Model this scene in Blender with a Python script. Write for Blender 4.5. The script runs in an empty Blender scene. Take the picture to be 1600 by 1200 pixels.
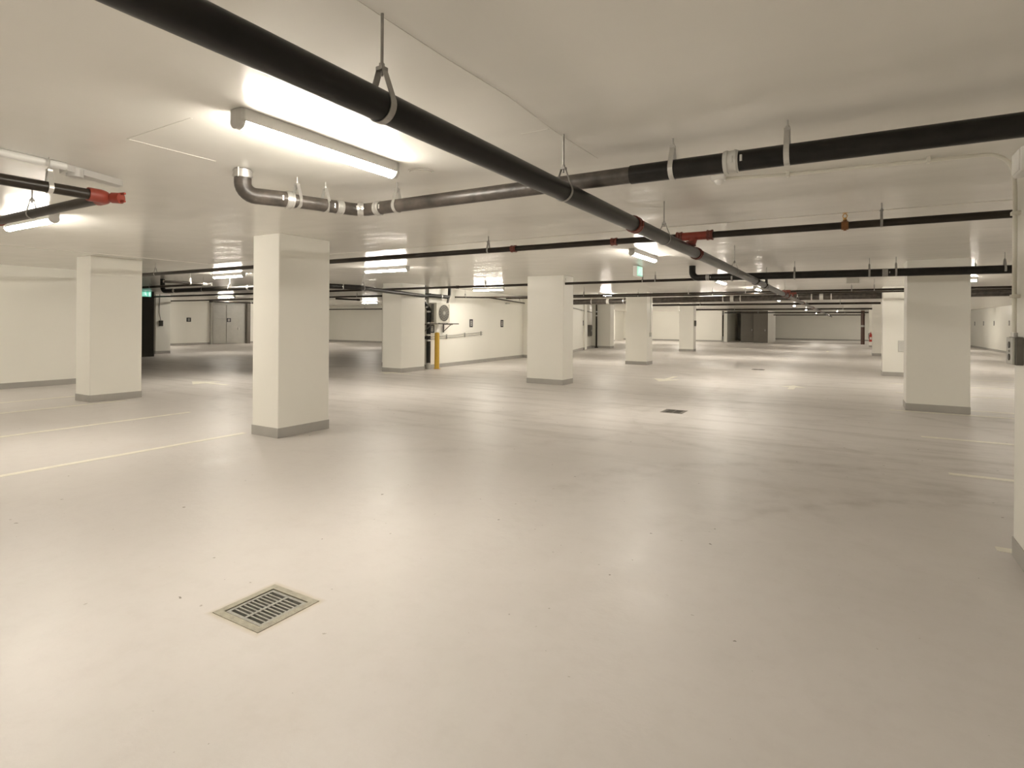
import bpy, bmesh, math, random
from mathutils import Vector, Matrix
random.seed(7)
S = bpy.context.scene
COL = S.collection

# ------------------------------------------------------------------ camera
CAM_H, F_PX, YAW, ROLL, PP_Y = 1.55, 888.0, 0.5383, 0.0074, 504.5
cd = bpy.data.cameras.new('camera'); cam = bpy.data.objects.new('camera', cd); COL.objects.link(cam)
fw = Vector((-math.sin(YAW), math.cos(YAW), 0)); rt = Vector((math.cos(YAW), math.sin(YAW), 0)); up = Vector((0, 0, 1))
r3 = math.cos(ROLL) * rt + math.sin(ROLL) * up
u3 = -math.sin(ROLL) * rt + math.cos(ROLL) * up
m = Matrix.Identity(4)
for i in range(3):
    m[i][0], m[i][1], m[i][2] = r3[i], u3[i], -fw[i]
m[2][3] = CAM_H
cam.matrix_world = m
cd.sensor_fit = 'HORIZONTAL'; cd.sensor_width = 36.0
cd.lens = F_PX / 1600 * 36
cd.shift_y = (PP_Y - 600) / 1600
cd.clip_start = 0.05; cd.clip_end = 300
S.camera = cam

# ------------------------------------------------------------------ world, exposure
w = bpy.data.worlds.new('world'); S.world = w; w.use_nodes = True
w.node_tree.nodes['Background'].inputs[0].default_value = (1, 0.9, 0.78, 1)
w.node_tree.nodes['Background'].inputs[1].default_value = 0.0
S.view_settings.view_transform = 'Standard'
S.view_settings.look = 'None'
S.view_settings.gamma = 1
S.view_settings.use_curve_mapping = False
S.view_settings.exposure = 1.10
LAMP_STRENGTH = 74.0
LAMP_COL = (1.0, 0.925, 0.81, 1)
S.cycles.use_denoising = True
S.cycles.use_adaptive_sampling = True
S.cycles.adaptive_threshold = 0.03
S.cycles.max_bounces = 8
S.cycles.diffuse_bounces = 6
S.cycles.glossy_bounces = 4
S.cycles.sample_clamp_indirect = 6.0

# ------------------------------------------------------------------ materials
def nodes_of(name):
    mt = bpy.data.materials.new(name); mt.use_nodes = True
    nt = mt.node_tree
    return mt, nt, nt.nodes['Principled BSDF']

def paint(name, c, rough=0.5, metal=0.0, spec=0.5, var=0.06, vscale=3.0, bump=0.0, bscale=60.0):
    mt, nt, b = nodes_of(name)
    N, L = nt.nodes, nt.links
    tc = N.new('ShaderNodeTexCoord')
    nz = N.new('ShaderNodeTexNoise'); nz.inputs['Scale'].default_value = vscale; nz.inputs['Detail'].default_value = 5
    L.new(tc.outputs['Object'], nz.inputs['Vector'])
    rp = N.new('ShaderNodeValToRGB')
    rp.color_ramp.elements[0].position = 0.3; rp.color_ramp.elements[1].position = 0.7
    rp.color_ramp.elements[0].color = tuple(x * (1 - var) for x in c) + (1,)
    rp.color_ramp.elements[1].color = tuple(min(1, x * (1 + var)) for x in c) + (1,)
    L.new(nz.outputs['Fac'], rp.inputs['Fac'])
    L.new(rp.outputs['Color'], b.inputs['Base Color'])
    b.inputs['Roughness'].default_value = rough
    b.inputs['Metallic'].default_value = metal
    b.inputs['Specular IOR Level'].default_value = spec
    if bump:
        n2 = N.new('ShaderNodeTexNoise'); n2.inputs['Scale'].default_value = bscale; n2.inputs['Detail'].default_value = 3
        L.new(tc.outputs['Object'], n2.inputs['Vector'])
        bp = N.new('ShaderNodeBump'); bp.inputs['Strength'].default_value = bump; bp.inputs['Distance'].default_value = 0.01
        L.new(n2.outputs['Fac'], bp.inputs['Height']); L.new(bp.outputs['Normal'], b.inputs['Normal'])
    return mt

def emit(name, c, s):
    mt, nt, b = nodes_of(name)
    b.inputs['Base Color'].default_value = (0.9, 0.9, 0.9, 1)
    b.inputs['Emission Color'].default_value = c
    b.inputs['Emission Strength'].default_value = s
    return mt

M = {}
M['wall'] = paint('white_wall_paint', (0.845, 0.83, 0.765), 0.42, var=0.015, vscale=0.8, bump=0.05, bscale=25)
M['column'] = paint('white_column_paint', (0.845, 0.83, 0.765), 0.36, var=0.015, vscale=0.9, bump=0.06, bscale=18)
M['band'] = paint('grey_base_paint', (0.40, 0.385, 0.355), 0.45, var=0.05, vscale=4)
M['line'] = paint('pale_cream_road_paint', (0.80, 0.77, 0.67), 0.45, var=0.06, vscale=9)
M['black_pipe'] = paint('black_steel_pipe', (0.010, 0.009, 0.0075), 0.30, var=0.25, vscale=6, spec=0.28)
M['thin_pipe'] = paint('dark_brown_steel_pipe', (0.026, 0.020, 0.014), 0.36, var=0.25, vscale=6, spec=0.3)
M['iron'] = paint('grey_brown_cast_iron', (0.062, 0.052, 0.043), 0.40, var=0.5, vscale=9, spec=0.5, bump=0.25, bscale=40)
M['iron_dark'] = paint('black_cast_iron', (0.013, 0.0115, 0.0095), 0.36, var=0.4, vscale=9, spec=0.3, bump=0.2, bscale=40)
M['steel'] = paint('galvanised_steel', (0.62, 0.61, 0.58), 0.35, metal=0.75, var=0.08, vscale=20)
M['zinc_dark'] = paint('dull_zinc', (0.36, 0.35, 0.33), 0.45, metal=0.6, var=0.1, vscale=20)
M['red'] = paint('red_fitting_paint', (0.27, 0.042, 0.024), 0.42, var=0.15, vscale=15)
M['red_dark'] = paint('dull_red_fitting', (0.17, 0.040, 0.026), 0.45, var=0.2, vscale=15)
M['brass'] = paint('brass_fitting', (0.60, 0.36, 0.12), 0.3, metal=0.9, var=0.1, vscale=20)
M['copper'] = paint('copper_brown_fitting', (0.22, 0.10, 0.04), 0.40, metal=0.5, var=0.15, vscale=20)
M['plastic'] = paint('white_plastic', (0.80, 0.79, 0.76), 0.35, var=0.01)
M['lampgrey'] = paint('grey_lamp_cap', (0.58, 0.57, 0.54), 0.4, var=0.02)
M['lampbody'] = paint('white_lamp_body', (0.78, 0.77, 0.74), 0.4, var=0.01)
M['diffuser'] = emit('lit_diffuser', LAMP_COL, LAMP_STRENGTH)
M['dark'] = paint('dark_olive_paint', (0.045, 0.040, 0.030), 0.5, var=0.1)
M['dgrey'] = paint('dark_grey_metal', (0.115, 0.105, 0.09), 0.45, var=0.06)
M['doorgrey'] = paint('grey_brown_door_paint', (0.150, 0.135, 0.112), 0.5, var=0.05)
M['mgrey'] = paint('mid_grey_metal', (0.42, 0.41, 0.375), 0.4, var=0.05)
M['boxgrey'] = paint('light_grey_box', (0.55, 0.545, 0.51), 0.4, var=0.03)
M['yellow'] = paint('yellow_safety_paint', (0.66, 0.42, 0.055), 0.4, var=0.06, vscale=6)
M['acwhite'] = paint('ivory_enamel', (0.72, 0.70, 0.62), 0.4, var=0.02)
M['signdark'] = paint('dark_blue_grey_plate', (0.030, 0.030, 0.036), 0.35, var=0.05)
M['signpale'] = paint('pale_print', (0.62, 0.60, 0.56), 0.5, var=0.02)
M['signwhite'] = emit('lit_sign_white', (0.75, 1, 0.92, 1), 0.38)
M['signgreen'] = emit('lit_sign_green', (0.03, 0.42, 0.27, 1), 0.6)
M['frame'] = paint('stained_drain_frame', (0.36, 0.335, 0.265), 0.55, var=0.18, vscale=25, bump=0.3, bscale=120)
M['grate'] = paint('worn_iron_grate', (0.34, 0.335, 0.30), 0.45, metal=0.2, var=0.15, vscale=40)
M['pit'] = paint('dark_drain_pit', (0.012, 0.010, 0.008), 0.7, var=0.2)
M['extred'] = paint('extinguisher_red', (0.42, 0.030, 0.020), 0.3, var=0.03)
M['rust'] = paint('red_brown_pipe', (0.10, 0.055, 0.042), 0.5, var=0.15)

def math_node(nt, op, a, b=None, clamp=False):
    n = nt.nodes.new('ShaderNodeMath'); n.operation = op; n.use_clamp = clamp
    for i, v in enumerate((a, b)):
        if v is None: continue
        if isinstance(v, (int, float)): n.inputs[i].default_value = v
        else: nt.links.new(v, n.inputs[i])
    return n.outputs[0]

def mix_node(nt, fac, a, b):
    n = nt.nodes.new('ShaderNodeMix'); n.data_type = 'RGBA'
    ins = [s for s in n.inputs if s.type == 'RGBA']
    fi = n.inputs[0]
    if isinstance(fac, (int, float)): fi.default_value = fac
    else: nt.links.new(fac, fi)
    for s, v in zip(ins, (a, b)):
        if isinstance(v, tuple): s.default_value = v
        else: nt.links.new(v, s)
    return [o for o in n.outputs if o.type == 'RGBA'][0]

def floor_material():
    mt, nt, b = nodes_of('coated_concrete_floor')
    N, L = nt.nodes, nt.links
    tc = N.new('ShaderNodeTexCoord'); P = tc.outputs['Object']
    def noise(scale, detail, stretch=(1, 1, 1), rough=0.55):
        mp = N.new('ShaderNodeMapping'); mp.inputs['Scale'].default_value = stretch
        L.new(P, mp.inputs['Vector'])
        n = N.new('ShaderNodeTexNoise'); n.inputs['Scale'].default_value = scale
        n.inputs['Detail'].default_value = detail; n.inputs['Roughness'].default_value = rough
        L.new(mp.outputs['Vector'], n.inputs['Vector'])
        return n.outputs['Fac']
    big = noise(0.55, 6); med = noise(2.6, 7, rough=0.65)
    rp = N.new('ShaderNodeValToRGB')
    rp.color_ramp.elements[0].position = 0.32; rp.color_ramp.elements[1].position = 0.68
    rp.color_ramp.elements[0].color = (0.590, 0.558, 0.530, 1); rp.color_ramp.elements[1].color = (0.655, 0.622, 0.596, 1)
    L.new(math_node(nt, 'ADD', math_node(nt, 'MULTIPLY', big, 0.6), math_node(nt, 'MULTIPLY', med, 0.4)), rp.inputs['Fac'])
    col = rp.outputs['Color']
    sep = N.new('ShaderNodeSeparateXYZ'); L.new(P, sep.inputs[0])
    X, Y = sep.outputs[0], sep.outputs[1]
    # tyre scuffs: long streaks where cars drive, plus turning arcs
    lane = noise(1.0, 5, (0.35, 2.6, 1), 0.7)
    lane = math_node(nt, 'MULTIPLY', math_node(nt, 'SUBTRACT', lane, 0.50), 5.0, True)
    area = math_node(nt, 'MULTIPLY', math_node(nt, 'SUBTRACT', Y, 5.2), 0.40, True)
    col = mix_node(nt, math_node(nt, 'MULTIPLY', math_node(nt, 'MULTIPLY', lane, area), 0.50), col, (0.30, 0.27, 0.24, 1))
    grain = noise(3.0, 4)
    total = None
    for cx, cy, r, wd, k in ((2.23, 3.17, 3.42, 0.11, 0.75), (2.23, 3.17, 3.70, 0.16, 0.45), (0.0, 4.62, 2.34, 0.12, 0.6), (-0.56, 9.77, 2.6, 0.10, 0.6), (-0.5, 10.6, 3.0, 0.10, 0.4),
                             (3.0, 4.2, 5.0, 0.10, 0.35), (-8.2, 9.9, 4.2, 0.12, 0.4), (-8.2, 9.9, 5.9, 0.13, 0.4),
                             (-9.0, 13.5, 6.3, 0.15, 0.5), (4.0, 13.0, 6.2, 0.16, 0.5), (4.5, 8.0, 5.5, 0.10, 0.35)):
        dx = math_node(nt, 'SUBTRACT', X, cx); dy = math_node(nt, 'SUBTRACT', Y, cy)
        d = math_node(nt, 'SQRT', math_node(nt, 'ADD', math_node(nt, 'MULTIPLY', dx, dx), math_node(nt, 'MULTIPLY', dy, dy)))
        e = math_node(nt, 'DIVIDE', math_node(nt, 'ABSOLUTE', math_node(nt, 'SUBTRACT', d, r)), wd * 1.7)
        v = math_node(nt, 'MULTIPLY', math_node(nt, 'SUBTRACT', 1.0, e, True), k)
        total = v if total is None else math_node(nt, 'MAXIMUM', total, v)
    gm = math_node(nt, 'MULTIPLY', math_node(nt, 'SUBTRACT', grain, 0.38), 3.4, True)
    gm = math_node(nt, 'MULTIPLY', gm, math_node(nt, 'MULTIPLY', math_node(nt, 'SUBTRACT', Y, 3.9), 0.6, True))
    col = mix_node(nt, math_node(nt, 'MULTIPLY', math_node(nt, 'MULTIPLY', total, gm), 0.62), col, (0.30, 0.27, 0.24, 1))
    wn = N.new('ShaderNodeTexNoise'); wn.inputs['Scale'].default_value = 22.0; wn.inputs['Detail'].default_value = 3; L.new(P, wn.inputs['Vector'])
    wv = N.new('ShaderNodeVectorMath'); wv.operation = 'MULTIPLY_ADD'; wv.inputs[1].default_value = (0.055, 0.055, 0.0)
    L.new(wn.outputs['Color'], wv.inputs[0]); L.new(P, wv.inputs[2]); PW = wv.outputs[0]
    clump = math_node(nt, 'MULTIPLY', math_node(nt, 'SUBTRACT', noise(0.9, 3), 0.40), 5.0, True)
    # scattered chips and rust-brown drips
    vo = N.new('ShaderNodeTexVoronoi'); vo.voronoi_dimensions = '2D'; vo.inputs['Scale'].default_value = 2.6; L.new(PW, vo.inputs['Vector'])
    sc = N.new('ShaderNodeSeparateColor'); L.new(vo.outputs['Color'], sc.inputs[0])
    near = math_node(nt, 'LESS_THAN', vo.outputs['Distance'], math_node(nt, 'MULTIPLY', math_node(nt, 'MULTIPLY', sc.outputs[1], clump), 0.044))
    some = math_node(nt, 'GREATER_THAN', sc.outputs[0], 0.62)
    col = mix_node(nt, math_node(nt, 'MULTIPLY', math_node(nt, 'MULTIPLY', near, some), 0.85), col, (0.17, 0.145, 0.115, 1))
    vo = N.new('ShaderNodeTexVoronoi'); vo.voronoi_dimensions = '2D'; vo.inputs['Scale'].default_value = 6.0; L.new(PW, vo.inputs['Vector'])
    sc = N.new('ShaderNodeSeparateColor'); L.new(vo.outputs['Color'], sc.inputs[0])
    near = math_node(nt, 'LESS_THAN', vo.outputs['Distance'], math_node(nt, 'MULTIPLY', math_node(nt, 'MULTIPLY', sc.outputs[1], clump), 0.050))
    some = math_node(nt, 'GREATER_THAN', sc.outputs[0], 0.72)
    col = mix_node(nt, math_node(nt, 'MULTIPLY', math_node(nt, 'MULTIPLY', near, some), 0.6), col, (0.26, 0.225, 0.18, 1))
    stain = math_node(nt, 'MULTIPLY', math_node(nt, 'SUBTRACT', noise(1.15, 4), 0.60), 4.0, True)
    col = mix_node(nt, math_node(nt, 'MULTIPLY', stain, 0.16), col, (0.45, 0.38, 0.28, 1))
    mot = math_node(nt, 'MULTIPLY', math_node(nt, 'SUBTRACT', noise(6.0, 8, rough=0.75), 0.48), 3.2, True)
    col = mix_node(nt, math_node(nt, 'MULTIPLY', mot, 0.16), col, (0.40, 0.36, 0.32, 1))
    # tan water stain round the foreground drain
    ax_ = math_node(nt, 'SUBTRACT', math_node(nt, 'ABSOLUTE', math_node(nt, 'ADD', X, 2.71)), 0.19)
    ay_ = math_node(nt, 'SUBTRACT', math_node(nt, 'ABSOLUTE', math_node(nt, 'SUBTRACT', Y, 1.97)), 0.19)
    rim = math_node(nt, 'SUBTRACT', 1.0, math_node(nt, 'DIVIDE', math_node(nt, 'MAXIMUM', ax_, ay_), 0.035), True)
    col = mix_node(nt, math_node(nt, 'MULTIPLY', math_node(nt, 'MULTIPLY', rim, noise(14.0, 3)), 0.9), col, (0.42, 0.35, 0.20, 1))
    L.new(col, b.inputs['Base Color'])
    b.inputs['Roughness'].default_value = 0.36
    rr = N.new('ShaderNodeMapRange'); rr.inputs[1].default_value = 0.3; rr.inputs[2].default_value = 0.7
    rr.inputs[3].default_value = 0.34; rr.inputs[4].default_value = 0.50
    L.new(med, rr.inputs[0]); L.new(rr.outputs[0], b.inputs['Roughness'])
    bp = N.new('ShaderNodeBump'); bp.inputs['Strength'].default_value = 0.16; bp.inputs['Distance'].default_value = 0.02
    L.new(noise(9.0, 5), bp.inputs['Height']); L.new(bp.outputs['Normal'], b.inputs['Normal'])
    b.inputs['Specular IOR Level'].default_value = 0.42
    return mt

def ceiling_material():
    mt, nt, b = nodes_of('glossy_painted_slab')
    N, L = nt.nodes, nt.links
    tc = N.new('ShaderNodeTexCoord')
    nz = N.new('ShaderNodeTexNoise'); nz.inputs['Scale'].default_value = 0.8; nz.inputs['Detail'].default_value = 4
    L.new(tc.outputs['Object'], nz.inputs['Vector'])
    rp = N.new('ShaderNodeValToRGB')
    rp.color_ramp.elements[0].color = (0.785, 0.77, 0.72, 1); rp.color_ramp.elements[1].color = (0.815, 0.80, 0.75, 1)
    L.new(nz.outputs['Fac'], rp.inputs['Fac']); L.new(rp.outputs['Color'], b.inputs['Base Color'])
    b.inputs['Roughness'].default_value = 0.24
    b.inputs['Specular IOR Level'].default_value = 0.36
    h = None
    for sc, st, k in ((1.1, (1, 1, 1), 1.0), (0.55, (1.0, 2.6, 1), 2.2), (5, (1, 1, 1), 0.10)):
        mp = N.new('ShaderNodeMapping'); mp.inputs['Scale'].default_value = st; L.new(tc.outputs['Object'], mp.inputs['Vector'])
        n = N.new('ShaderNodeTexNoise'); n.inputs['Scale'].default_value = sc; n.inputs['Detail'].default_value = 2
        L.new(mp.outputs['Vector'], n.inputs['Vector'])
        v = math_node(nt, 'MULTIPLY', n.outputs['Fac'], k)
        h = v if h is None else math_node(nt, 'ADD', h, v)
    bp = N.new('ShaderNodeBump'); bp.inputs['Strength'].default_value = 0.35; bp.inputs['Distance'].default_value = 0.025
    L.new(h, bp.inputs['Height']); L.new(bp.outputs['Normal'], b.inputs['Normal'])
    return mt
M['floor'] = floor_material()
M['ceiling'] = ceiling_material()

# ------------------------------------------------------------------ geometry helpers
WL = {}                                             # world location of every parent object (no rotations are used)
def wl(o): return WL.get(o.name, Vector((0, 0, 0)))

def link(name, me, mat, parent=None, loc=None):
    o = bpy.data.objects.new(name, me); COL.objects.link(o)
    if mat is not None and not me.materials: me.materials.append(M[mat])
    base = wl(parent) if parent else Vector((0, 0, 0))
    L = Vector(loc) if loc is not None else base
    if parent: o.parent = parent
    o.location = L - base
    WL[o.name] = L
    return o

def obj(name, bm, mat, parent=None, origin=None, smooth=False):
    """bm is in world coordinates; the object's origin goes to its parent's place (or to `origin`)."""
    og = Vector(origin) if origin is not None else (wl(parent) if parent else Vector((0, 0, 0)))
    bmesh.ops.translate(bm, verts=bm.verts, vec=-og)
    bmesh.ops.recalc_face_normals(bm, faces=bm.faces)
    me = bpy.data.meshes.new(name); bm.to_mesh(me); bm.free()
    if smooth:
        for p in me.polygons: p.use_smooth = True
        try: me.set_sharp_from_angle(angle=math.radians(40))
        except Exception: pass
    return link(name, me, mat, parent, og)

def thing(name, label, cat, loc, group=None):
    o = bpy.data.objects.new(name, None); COL.objects.link(o); o.location = loc
    o.empty_display_size = 0.1
    o['label'] = label; o['category'] = cat
    if group: o['group'] = group
    WL[o.name] = Vector(loc)
    return o

def tag(o, label, cat, group=None):
    o['label'] = label; o['category'] = cat
    if group: o['group'] = group
    return o

def structure(o):
    o['kind'] = 'structure'; return o

def box(bm, x0, y0, z0, x1, y1, z1, bev=0.0):
    r = bmesh.ops.create_cube(bm, size=1.0)
    vs = r['verts']
    for v in vs:
        v.co = Vector((x0 + (v.co.x + .5) * (x1 - x0), y0 + (v.co.y + .5) * (y1 - y0), z0 + (v.co.z + .5) * (z1 - z0)))
    if bev:
        es = list({e for v in vs for e in v.link_edges})
        bmesh.ops.bevel(bm, geom=es, offset=bev, segments=2, affect='EDGES', profile=0.5)

def B(*a, bev=0.0):
    bm = bmesh.new(); box(bm, *a, bev=bev); return bm

def prism(bm, pts, z0, z1):
    lo = [bm.verts.new((x, y, z0)) for x, y in pts]; hi = [bm.verts.new((x, y, z1)) for x, y in pts]
    n = len(pts)
    bm.faces.new(lo[::-1]); bm.faces.new(hi)
    for i in range(n): bm.faces.new((lo[i], lo[(i + 1) % n], hi[(i + 1) % n], hi[i]))

def fillet(pts, rad, n=7):
    pts = [Vector(p) for p in pts]
    out = [pts[0]]
    for i in range(1, len(pts) - 1):
        p, a, c = pts[i], pts[i - 1], pts[i + 1]
        d1 = (a - p).normalized(); d2 = (c - p).normalized()
        ang = d1.angle(d2)
        t = min(rad / math.tan(ang / 2), (a - p).length * .49, (c - p).length * .49)
        rr = t * math.tan(ang / 2)
        cen = p + (d1 + d2).normalized() * (rr / math.sin(ang / 2))
        s = p + d1 * t - cen; e = p + d2 * t - cen
        for k in range(n + 1):
            f = k / n; th = s.angle(e)
            out.append(cen + (s * math.sin((1 - f) * th) + e * math.sin(f * th)) / math.sin(th) if th > 1e-4 else cen + s.lerp(e, f))
    out.append(pts[-1])
    return out

def sweep(bm, path, r, seg=14, cap=True):
    path = [Vector(p) for p in path]
    n = len(path)
    t0 = (path[1] - path[0]).normalized()
    ref = Vector((0, 0, 1)) if abs(t0.z) < .9 else Vector((0, 1, 0))
    u = t0.cross(ref).normalized()
    rings = []
    for i in range(n):
        if i == 0: t = t0
        elif i == n - 1: t = (path[-1] - path[-2]).normalized()
        else: t = ((path[i] - path[i - 1]).normalized() + (path[i + 1] - path[i]).normalized()).normalized()
        u = (u - t * u.dot(t)).normalized(); v = t.cross(u)
        rings.append([bm.verts.new(path[i] + r * (math.cos(2 * math.pi * k / seg) * u + math.sin(2 * math.pi * k / seg) * v)) for k in range(seg)])
    for a, b in zip(rings, rings[1:]):
        for k in range(seg):
            bm.faces.new((a[k], a[(k + 1) % seg], b[(k + 1) % seg], b[k]))
    if cap:
        bm.faces.new(rings[0][::-1]); bm.faces.new(rings[-1])

def T(path, r, seg=14, fil=0.0):
    bm = bmesh.new(); sweep(bm, fillet(path, fil) if fil else path, r, seg); return bm

def axis_vec(ax): return Vector((1, 0, 0)) if ax == 'x' else Vector((0, 1, 0)) if ax == 'y' else Vector((0, 0, 1))

LOW, HIGH, EX, EY = 2.716, 2.756, -11.4, 6.85
def ceil_z(x, y): return LOW if (x > EX and y < EY) else HIGH

def hanger(parent, ax, x, y, z, r, mat='steel', width=0.022, name='hanger'):
    """teardrop band round the pipe and a threaded rod up to the slab"""
    bm = bmesh.new()
    cz = ceil_z(x, y)
    top = min(r + 0.085, cz - z - 0.012)
    R0, R1 = r + 0.001, r + 0.005
    a0 = math.radians(28)
    def prof(R, tp):
        p = [(-0.012, tp)]
        n = 16
        for k in range(n + 1):
            a = math.pi - a0 + (math.pi + 2 * a0) * k / n
            p.append((R * math.cos(a), R * math.sin(a)))
        p.append((0.012, tp))
        return p
    pi, po = prof(R0, top - .004), prof(R1, top)
    d = axis_vec(ax) * (width / 2)
    side = Vector((0, 1, 0)) if ax == 'x' else Vector((1, 0, 0))
    def vv(p, s): return bm.verts.new(Vector((x, y, z)) + side * p[0] + Vector((0, 0, p[1])) + d * s)
    rows = [[vv(p, -1) for p in pi], [vv(p, -1) for p in po], [vv(p, 1) for p in po], [vv(p, 1) for p in pi]]
    n = len(pi)
    for a, b in ((0, 1), (1, 2), (2, 3), (3, 0)):
        for k in range(n - 1): bm.faces.new((rows[a][k], rows[a][k + 1], rows[b][k + 1], rows[b][k]))
    bm.faces.new([rows[i][0] for i in range(4)]); bm.faces.new([rows[i][-1] for i in (3, 2, 1, 0)])
    box(bm, x - .016, y - .016, z + top - .010, x + .016, y + .016, z + top + .004)
    h = obj(name, bm, mat, parent, origin=(x, y, z))
    rb = bmesh.new()
    sweep(rb, [(x, y, z + top - .03), (x, y, cz)], 0.006, 8)
    sweep(rb, [(x, y, z + top + .004), (x, y, z + top + .018)], 0.011, 6)
    obj('rod', rb, mat, h, smooth=True)
    return h

def band(parent, p, ax, r, length, mat, name='coupling', lugs=True):
    """grooved or banded coupling: two rims, a recessed middle and bolt lugs"""
    bm = bmesh.new()
    d = axis_vec(ax) if isinstance(ax, str) else Vector(ax).normalized()
    p = Vector(p); h = length / 2
    sweep(bm, [p - d * h, p + d * h], r + 0.006, 18)
    for s in (-1, 1):
        sweep(bm, [p + d * (s * h * .95 - .008), p + d * (s * h * .95 + .008)], r + 0.011, 18)
    if lugs:
        up = Vector((0, 0, 1)) if abs(d.z) < .9 else Vector((1, 0, 0))
        sd = d.cross(up).normalized()
        for s in (-1, 1):
            c = p + sd * s * (r + .014)
            sweep(bm, [c - up * .022, c + up * .022], 0.011, 6)
    return obj(name, bm, mat, parent, origin=p, smooth=True)

def hub(parent, p, ax, r, length, mat='steel', name='coupling'):
    """stainless sleeve with a clamp screw"""
    bm = bmesh.new()
    d = axis_vec(ax) if isinstance(ax, str) else Vector(ax).normalized()
    p = Vector(p); h = length / 2
    sweep(bm, [p - d * h, p + d * h], r + 0.004, 18)
    for s in (-.6, .6):
        sweep(bm, [p + d * (s * h - .006), p + d * (s * h + .006)], r + 0.008, 18)
        c = p + d * (s * h) - Vector((0, 0, 1)) * 0 + fw * -(r + .010)
        sweep(bm, [c - Vector((0, 0, .018)), c + Vector((0, 0, .018))], 0.007, 6)
    return obj(name, bm, mat, parent, origin=p, smooth=True)

# ------------------------------------------------------------------ room shell
X0, X1, Y0, Y1 = -37.0, 8.2, -7.0, 76.0
DRAINS = [(-2.90, 1.78, -2.52, 2.16), (-2.88, 9.92, -2.50, 10.34), (-2.95, 21.0, -2.55, 21.4)]
def build_floor():
    bm = bmesh.new()
    xs = sorted({X0 - 1, X1 + 1, *[d[0] for d in DRAINS], *[d[2] for d in DRAINS]})
    ys = sorted({Y0 - 1, Y1 + 1, *[d[1] for d in DRAINS], *[d[3] for d in DRAINS]})
    V = {}
    for i, x in enumerate(xs):
        for j, y in enumerate(ys): V[i, j] = bm.verts.new((x, y, 0))
    for i in range(len(xs) - 1):
        for j in range(len(ys) - 1):
            cx, cy = (xs[i] + xs[i + 1]) / 2, (ys[j] + ys[j + 1]) / 2
            if any(d[0] < cx < d[2] and d[1] < cy < d[3] for d in DRAINS): continue
            bm.faces.new((V[i, j], V[i + 1, j], V[i + 1, j + 1], V[i, j + 1]))
    return structure(obj('floor', bm, 'floor'))
floor = build_floor()

bm = bmesh.new()
box(bm, X0 - 1, Y0 - 1, HIGH, X1 + 1, Y1 + 1, HIGH + .3)
box(bm, EX, Y0 - 1, LOW, X1 + 1, EY, HIGH + .01)
ceiling = structure(obj('ceiling', bm, 'ceiling'))
def ridge(pts, wd, t, z):                           # formwork joint left on the slab's underside
    bm = bmesh.new()
    for (xa, ya), (xb, yb) in zip(pts, pts[1:]):
        d = Vector((xb - xa, yb - ya, 0)); n = Vector((-d.y, d.x, 0)).normalized() * wd / 2
        q = [Vector((xa, ya, 0)) - n, Vector((xb, yb, 0)) - n, Vector((xb, yb, 0)) + n, Vector((xa, ya, 0)) + n]
        prism(bm, [(v.x, v.y) for v in q], z - t, z + .001)
    obj('joint_ridge', bm, 'ceiling', ceiling)
ridge([(-1.56, -1), (-1.55, 2.0), (-1.53, 2.5), (-1.56, 3.1), (-1.55, 3.75)], .014, .0018, LOW)
ridge([(-1.76, 3.04), (-1.57, 3.04)], .012, .0018, LOW)
ridge([(-4.01, 1.87), (-3.27, 1.86)], .012, .0018, LOW)
ridge([(-4.01, 1.87), (-4.0, 2.45)], .010, .0018, LOW)
ridge([(EX + .02, Y0), (EX + .02, EY - .02), (X1, EY - .02)], .03, .006, LOW)

BH = 0.13
def wall(name, pts, mat='wall', h=HIGH + .02, base=None, bmat='band', t=0.008):
    """upright prism on a ground outline (closed), with its painted base strip"""
    bm = bmesh.new(); prism(bm, pts, 0, h)
    o = structure(obj(name, bm, mat))
    if base:
        bm = bmesh.new()
        for (xa, ya), (xb, yb) in base:
            d = Vector((xb - xa, yb - ya, 0)).normalized(); n = Vector((d.y, -d.x, 0)) * t      # right-hand side is the room
            prism(bm, [(xa, ya), (xb, yb), (xb + n.x, yb + n.y), (xa + n.x, ya + n.y)], 0, BH)
        structure(obj(name.replace('wall', 'baseboard'), bm, bmat))
    return o
W_ = 0.25
wall('wall_left', [(-16.1 - W_, Y0), (-16.1, Y0), (-16.1, 7.5), (-16.1 - W_, 7.5)], base=[((-16.1, Y0), (-16.1, 7.5))])
wall('wall_left_inner', [(X0, 7.25), (-16.1 - W_, 7.25), (-16.1 - W_, 7.5), (X0, 7.5)], base=[((-16.1 - W_, 7.5), (X0, 7.5))])
wall('wall_left_far', [(-36.0 - W_, 7.25), (-36.0, 7.25), (-36.0, 31.0), (-36.0 - W_, 31.0)], base=[((-36, 7.5), (-36, 31))])
wall('wall_back_left', [(-36.3, 31.0), (-13.5, 31.0), (-13.5, 31.3), (-36.3, 31.3)], base=[((-36, 31), (-13.5, 31))])
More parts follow.
